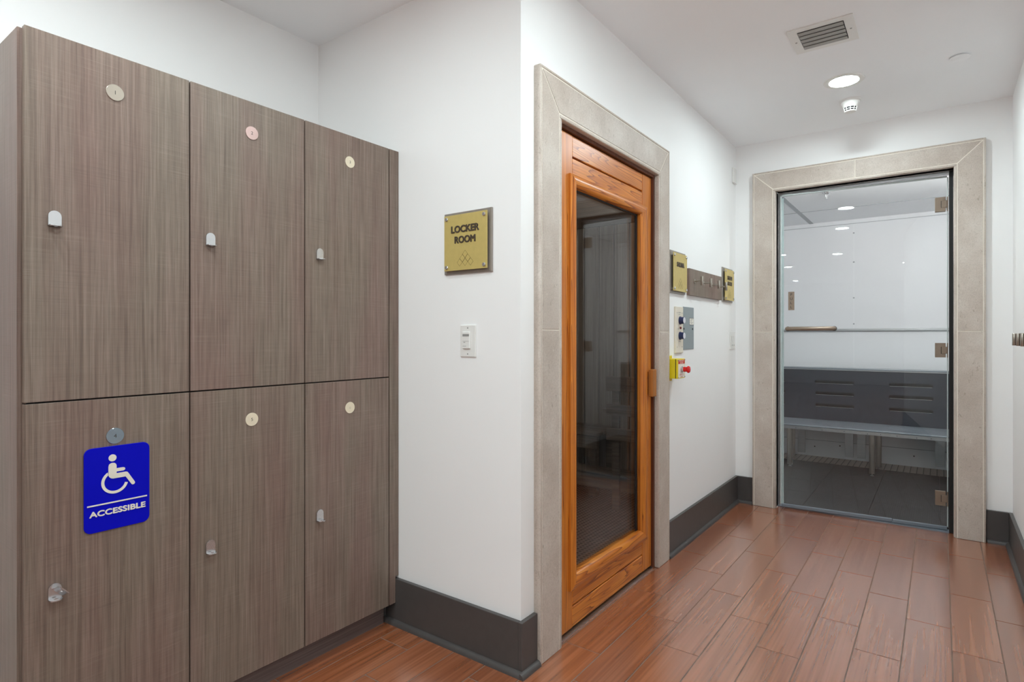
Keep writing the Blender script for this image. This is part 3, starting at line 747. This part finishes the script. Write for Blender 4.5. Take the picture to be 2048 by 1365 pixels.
obj('mushroom_button', lathe(f.at(.004, -.004), [(.0135, .082), (.0145, .086), (.0135, .098), (.0155, .104), (.0195, .107), (.0195, .112), (.017, .1165), (.010, .119), (0, .1195)], 28), 'red', t, smooth=0.6)

# ------------------------------------------------------------------ ceiling fittings
f = FC(-0.446, 3.093, CEIL)
t = thing('air_vent', f.o, 'white framed ceiling vent with grey slats', 'air vent')
obj('frame', shape2d([rrect(.272, .262, .004, 2), rrect(.192, .198, .003, 2)], .006, f), 'plastic', t)
obj('throat', fbox(f, -.096, .096, -.099, .099, -.0004, .0004), 'dk', t)
for k in range(5):
    yy = -.078 + k * .039
    bm = bmesh.new(); q = Fr(f.p(0, yy, .008), f.u, (f.v * .995 + f.n * .06).normalized(), (f.n * .995 - f.v * .06).normalized())
    fbox(q, -.093, .093, -.0160, .0160, -.002, .001, bm); obj('slat', bm, 'ventslat', t)
for a in (-.115, .115): obj('screw', lathe(f.at(a, .0), [(.005, .006), (.004, .0075), (0, .008)], 10), 'dim', t)

def downlight(x, y, label, group, z=CEIL, lens='lens', r=.073):
    f = FC(x, y, z); t = thing('recessed_downlight', f.o, label, 'ceiling light', group)
    obj('trim_ring', lathe(f, [(r, 0), (r, .0035), (r + .004, .005), (r + .026, .003), (r + .028, 0)], 40, cap=False), 'plastic', t, smooth=0.8)
    obj('lens', lathe(f, [(r, .0005), (r, .0028), (0, .0034)], 40), lens, t)
    return t
GD = 'recessed ceiling downlights'
downlight(-0.433, 3.722, 'lit round downlight in the ceiling beside the smoke detector', GD, CEIL, 'hlens')
HID = 'unseen round downlight among the inferred and added fill lights'
for (x, y, lab) in ((-.433, 1.76, 'downlight mirrored highest in the steam room glass door'), (-.433, .39, 'downlight mirrored second highest in the steam room glass door'),
                    (-.433, -2.3, 'downlight mirrored third highest in the steam room glass door'), (-1.62, .10, HID), (-1.5, .80, HID), (-1.30, -2.0, 'downlight mirrored in the glass just above the PULL plate'),  # the two above the lockers are fill, added to brighten that alcove
                    (-1.28, -4.0, HID), (-1.27, -7.3, HID), (.77, -2.3, HID), (.77, -4.23, HID), (1.02, -6.0, HID)):
    downlight(x, y, lab, GD, CEIL, 'alcove_fill' if y == 0.80 else 'lens')

f = FC(-0.437, 4.05, CEIL)
t = thing('smoke_detector', f.o, 'white smoke detector with dark vent slots on the ceiling', 'smoke detector')
obj('base', lathe(f, [(.057, 0), (.057, .010), (.053, .013), (.05, .013)], 36), 'plastic', t, smooth=0.7)
obj('body', lathe(f, [(.050, .013), (.050, .018), (.046, .026), (.040, .040), (.0375, .044)], 36), 'plastic', t, smooth=0.7)
obj('sensing_chamber', lathe(f, [(.0345, .044), (.0290, .066), (0, .066)], 30), 'black', t)
cg = bmesh.new()
for r0, c0, c1 in ((.0375, .043, .046), (.0345, .0545, .0570), (.031, .065, .070)):
    lathe(f, [(r0 - .004, c0), (r0, c0), (r0 - (c1 - c0) * .25, c1), (r0 - .005, c1), (r0 - .004, c0)], 36, cg, cap=False)
for k in range(10):
    a = 2 * PI * k / 10 + .2
    p0 = f.p(.0365 * math.cos(a), .0365 * math.sin(a), .044); p1 = f.p(.0300 * math.cos(a), .0300 * math.sin(a), .068); tube([p0, p1], .0022, 6, cg)
lathe(f, [(.0, .0685), (.030, .0685), (.028, .071), (0, .072)], 30, cg)
obj('vent_cage', cg, 'plastic', t)
f = FC(0.082, 3.745, CEIL)
t = obj('sprinkler_cover', lathe(f, [(.030, 0), (.030, .006), (.043, .0068), (.043, .009), (.020, .011), (0, .0112)], 36), 'ceil', smooth=0.6)
tag(t, 'flat white round sprinkler cover on the ceiling at right', 'sprinkler')

# ------------------------------------------------------------------ steam room shell
QX0, QX1, QY0, QY1, QZ = -2.0, 0.75, YB + .12, 6.75, 2.42
o = obj('floor_steam', bm_box(QX0, QX1, 4.63, QY1, -0.06, -0.006), 'dk'); struct(o, 'steam room floor under black rubber mats', 'floor'); fsteam = o
obj('drain_strip', bm_box(QX0, QX1, 6.425, QY1, -0.006, 0.0), 'drain', fsteam)
wq = obj('wall_steam_rear', bm_box(QX0, QX1, QY1, QY1 + .05, -.05, QZ), 'acrylic'); struct(wq, 'glossy pale rear wall of the steam room', 'wall')
obj('seam_strip', bm_box(QX0, QX1, QY1 - .004, QY1, 2.376, 2.381), 'seam', wq)
obj('grab_strip', bm_box(QX0, QX1, QY1 - .022, QY1, 1.295, 1.322), 'alu', wq, 0.006, 2)
obj('kick_seam', bm_box(QX0, QX1, QY1 - .004, QY1, 0.165, 0.170), 'seam', wq)
obj('wall_joint', bm_box(-0.699, -0.697, QY1 - .001, QY1, 0.9, 2.37), 'acryl_c', wq)
for z in (2.283, 1.991, 1.631, 1.37): obj('cap_screw', lathe(FY(-.698, QY1, z), [(.008, 0), (.007, .003), (0, .004)], 12), 'seam', wq)
for (x, z) in ((-1.05, .10), (-.62, .10), (-.2, .10), (-.82, .13)): obj('cap_screw', lathe(FY(x, QY1, z), [(.007, 0), (.006, .003), (0, .004)], 10), 'dk', wq)
o = obj('wall_steam_left', bm_box(QX0 - .05, QX0, QY0, QY1, -.05, QZ), 'acrylic'); struct(o, 'pale left wall of the steam room', 'wall')
o = obj('wall_steam_right', bm_box(QX1, QX1 + .05, QY0, QY1, -.05, QZ), 'acrylic'); struct(o, 'pale right wall of the steam room', 'wall')
b = bm_box(QX0, TX0, QY0, QY0 + .01, 0, QZ); bm_box(TX1, QX1, QY0, QY0 + .01, 0, QZ, b); bm_box(TX0, TX1, QY0, QY0 + .01, TZ, QZ, b)
o = obj('wall_steam_front', b, 'acrylic'); struct(o, 'pale inner face of the steam room door wall', 'wall')
cq = obj('ceiling_steam', bm_box(QX0, QX1, QY0, QY1 + .05, QZ, QZ + .05), 'acryl_c'); struct(cq, 'pale panelled ceiling of the steam room', 'ceiling')
obj('ceiling_rib', bm_box(-1.100, -1.062, QY0, QY1, QZ - .003, QZ), 'seam', cq)
obj('ceiling_seam', bm_box(QX0, QX1, 6.08, 6.094, QZ - .002, QZ), 'seam', cq)
def bulkhead(fr, r, lens, label):
    t = thing('unseen_wall_lamp', fr.p(0, -r), label, 'wall lamp')
    obj('lamp_base', lathe(fr, [(r * 1.13, 0), (r * 1.13, .018), (r * 1.04, .022), (r * .96, .022)], 32), 'plastic', t, smooth=0.7)
    obj('lamp_dome', lathe(fr, [(r, .022)] + [(r * math.cos(PI / 2 * i / 8), .022 + .06 * math.sin(PI / 2 * i / 8)) for i in range(1, 8)] + [(0, .082)], 28), lens, t, smooth=1.2)
bulkhead(Fr((-0.42, QY0 + .01, 2.362), (-1, 0, 0), (0, 0, 1), (0, 1, 0)), .046, 'glens', 'bulkhead lamp over the steam room door lighting its ceiling')
bulkhead(Fr((0.42, QY0 + .01, 1.95), (-1, 0, 0), (0, 0, 1), (0, 1, 0)), .052, 'steam_fill', 'added fill lamp beside the door on the steam room side')  # added out of view to brighten the steam room ceiling and rear wall
bulkhead(Fr((XS - .1, 3.45, 1.85), (0, -1, 0), (0, 0, 1), (-1, 0, 0)), .05, 'sauna_fill', 'dim added fill lamp on the sauna side of the door wall')  # unseen fill, put in to lift the dark sauna interior
t = thing('fire_sprinkler', (-.745, 5.36, QZ), 'small chrome sprinkler head on the steam room ceiling', 'sprinkler')
f = FC(-.745, 5.36, QZ)
obj('escutcheon', lathe(f, [(.035, 0), (.033, .006), (.02, .014), (.016, .02), (.009, .02)], 24), 'chrome', t, smooth=0.7)
obj('body', tube([f.p(-.007, 0, .02), f.p(-.009, 0, .034), f.p(0, 0, .05)], .0025, 8, tube([f.p(.007, 0, .02), f.p(.009, 0, .034), f.p(0, 0, .05)], .0025, 8, tube([f.p(0, 0, .02), f.p(0, 0, .048)], .002, 8))), 'chrome', t)
obj('deflector', lathe(f, [(.003, .048), (.014, .051), (.014, .0525), (0, .0535)], 16), 'chrome', t)

# rubber floor mats
MG = []
k = 0
for ix in range(5):
    for iy in range(4):
        x0 = -1.62 + ix * .405; y0 = 4.70 + iy * .428
        
        MG.append((x0 + .2, y0 + .21))
mat0 = None
for n_, (mx, my) in enumerate(MG):
    if mat0 is None:
        mat0 = obj('rubber_mat', shape2d([rrect(.402, .425, .004, 2)], .009, Fr((mx, my, -.006), (1, 0, 0), (0, 1, 0), (0, 0, 1))), 'rubber', fsteam)
    else:
        c = mat0.copy(); COL.objects.link(c); c.parent = fsteam; c.location = Vector((mx, my, -.006)) - WO[fsteam]

# bench with slotted seat and back
sbn = thing('steam_bench', (-.6, 6.35, 0), 'charcoal slotted bench with backrest in the steam room', 'bench')
BX0, BX1 = -1.9, 0.60
f = Fr((0, 6.53, 0), (1, 0, 0), (0, 0, 1), (0, -1, 0))
cols = [(-1.63, -1.286), (-1.012, -.668), (-.389, -.048), (.235, .56)]
loops = [[(BX0, .404), (BX1, .404), (BX1, .918), (BX0, .918)]] + [slot(a, b_, z, .030) for a, b_ in cols for z in (.792, .678, .560)]
obj('backrest', shape2d(loops, .022, f), 'char', sbn)
for a, b_ in cols:
    for z in (.792, .678, .560): obj('slot_lip', fbox(f, a + .008, b_ - .008, z - .0165, z - .0142, 0, .0232), 'alu', sbn)
obj('slot_backing', fbox(f, BX0, BX1, .5, .85, -.03, -.028), 'black', sbn)
obj('back_cap', bm_box(BX0, BX1, 6.50, 6.60, .918, .934), 'seat', sbn, 0.006, 2)
obj('cap_trim', bm_box(BX0, BX1, 6.499, 6.505, .910, .918), 'alu', sbn)
fs_ = Fr((0, 0, .386), (1, 0, 0), (0, 1, 0), (0, 0, 1))
scols = [(-1.60, -1.29), (-.985, -.675), (-.375, -.055), (.235, .56)]
loops = [[(BX0, 6.055), (BX1, 6.055), (BX1, 6.508), (BX0, 6.508)]] + [slot(a, b_, y, .012) for a, b_ in scols for y in (6.22, 6.275, 6.33, 6.385)]
obj('seat', shape2d(loops, .026, fs_), 'seat', sbn)
obj('seat_nosing', bm_box(BX0, BX1, 6.040, 6.058, .395, .412), 'seat', sbn, 0.006, 2)
fr_ = obj('front_rail', bm_box(BX0, BX1, 6.042, 6.060, .366, .3945), 'alu', sbn, 0.001, 1)
for x in (-1.10, -.88, -.70, -.52, -.42, -.30, -.16, -.06): obj('rail_hole', lathe(FY(x, 6.042, .380 + random.uniform(-.004, .004)), [(.0035, 0), (.0035, .0006)], 10), 'dk', fr_)
for (x, y) in ((-1.158, 6.07), (-.486, 6.07), (-.463, 6.43), (-1.20, 6.43), (.21, 6.07), (.21, 6.43)):
    lg = obj('leg', lathe(Fr((x, y, 0), (1, 0, 0), (0, 1, 0), (0, 0, 1)), [(.024, .022), (.024, .37)], 24), 'steel', sbn, smooth=0.6)
    obj('foot', lathe(Fr((x, y, 0), (1, 0, 0), (0, 1, 0), (0, 0, 1)), [(.014, .003), (.014, .008), (.006, .010), (.006, .024)], 14), 'dim', lg)
for x in (-1.17, -.735, -.63, .0): obj('support_plate', bm_box(x - .035, x + .035, 6.715, 6.735, .03, .90), 'alu', sbn)

# ------------------------------------------------------------------ glass steam door (ajar) and its frame
fa = obj('trim_5', bm_box(TX0 + .001, TX0 + .014, 4.600, 4.650, 0.002, TZ - .001, bm_box(TX0 + .014, TX1 - .012, 4.600, 4.650, TZ - .018, TZ - .001)), 'alu'); struct(fa, 'slim aluminium jamb channel of the steam door', 'door jamb')
fk = obj('trim_6', bm_box(TX1 - .022, TX1 - .001, 4.598, 4.650, 0.002, TZ - .001), 'black'); struct(fk, 'black hinge side jamb of the steam door', 'door jamb')
fk = obj('trim_7', bm_box(TX0 + .001, TX1 - .022, 4.590, 4.655, 0.0, 0.008), 'sealg'); struct(fk, 'low metal threshold under the steam door', 'door sill')
HX, HY = 0.040, 4.630
d2 = thing('door_2', (HX, HY, 0.014), 'frameless clear glass steam room door standing slightly ajar', 'door', None, 'structure')
PX0, PX1 = HX - .966, HX - .004
PZ0, PZ1 = 0.030, 2.255
Y0g, Y1g = HY - .005, HY + .005
obj('glass_pane', bm_box(PX0, PX1, Y0g, Y1g, PZ0, PZ1), 'clear', d2)
obj('edge_seal', bm_box(PX0 - .010, PX0, Y0g - .003, Y1g + .004, PZ0, PZ1), 'gedge', d2, 0.002, 1)
obj('edge_seal', bm_box(PX0 + .001, PX0 + .012, Y1g + .0005, Y1g + .004, PZ0, PZ1 - .012), 'gedge', d2)
obj('edge_seal', bm_box(PX0, PX1, Y0g - .002, Y1g + .003, PZ1, PZ1 + .010), 'gedge', d2, 0.002, 1)
obj('edge_seal', bm_box(PX1, PX1 + .006, Y0g - .002, Y1g + .003, PZ0, PZ1), 'gedge', d2, 0.002, 1)
obj('door_sweep', bm_box(PX0, -.257, Y0g - .005, Y1g + .004, .012, .034), 'sealg', d2, 0.002, 1)
obj('door_sweep', bm_box(-.254, PX1, Y0g - .005, Y1g + .004, .010, .031), 'sealg', d2, 0.002, 1)
for zc in (2.085, 1.154, 0.208):
    hg = obj('hinge', fbox(FY(0, Y0g, zc), -.026, .029, -.046, .046, 0, .006, fbox(FY(0, Y1g + .006, zc), -.026, .029, -.046, .046, 0, .006)), 'nickel', d2, 0.001, 1)
    obj('hinge_knuckle', fbox(FY(0, HY, zc), .006, .036, -.022, .022, -.013, .014), 'nickel', hg, 0.0015, 1)
    obj('hinge_plate', fbox(FY(0, HY, zc), .036, .041, -.046, .046, -.018, .012), 'nickel', hg)
    obj('hinge_gap', fbox(FY(0, Y0g, zc), .0035, .006, -.022, .022, .006, .0066), 'black', hg)
f = FY(-.863, Y0g, 1.497)
pp = obj('pull_plate', fbox(f, -.020, .020, -.066, .066, 0, .0015), 'nickel', d2)
bmt = bmesh.new()
for i, ch in enumerate('PULL'): text(ch, f.at(0, .046 - i * .030), None, .018, .0004, .0015, .0, bm=bmt)
obj('pull_lettering', bmt, 'dk', pp)
zc = 1.297; ya = Y0g - .052
pts = [(-.885, Y0g, zc), (-.885, ya + .012, zc), (-.882, ya + .004, zc), (-.873, ya, zc), (-.605, ya, zc), (-.596, ya + .004, zc), (-.593, ya + .012, zc), (-.593, Y0g, zc)]
hd = obj('pull_handle', tube(pts, .0145, 18), 'nickel', d2, smooth=0.9)
obj('handle_rosette', lathe(FY(-.885, Y0g, zc), [(.017, 0), (.017, .004)], 20, lathe(FY(-.593, Y0g, zc), [(.017, 0), (.017, .004)], 20)), 'black', hd)
d2.rotation_euler = (0, 0, math.radians(4.13))
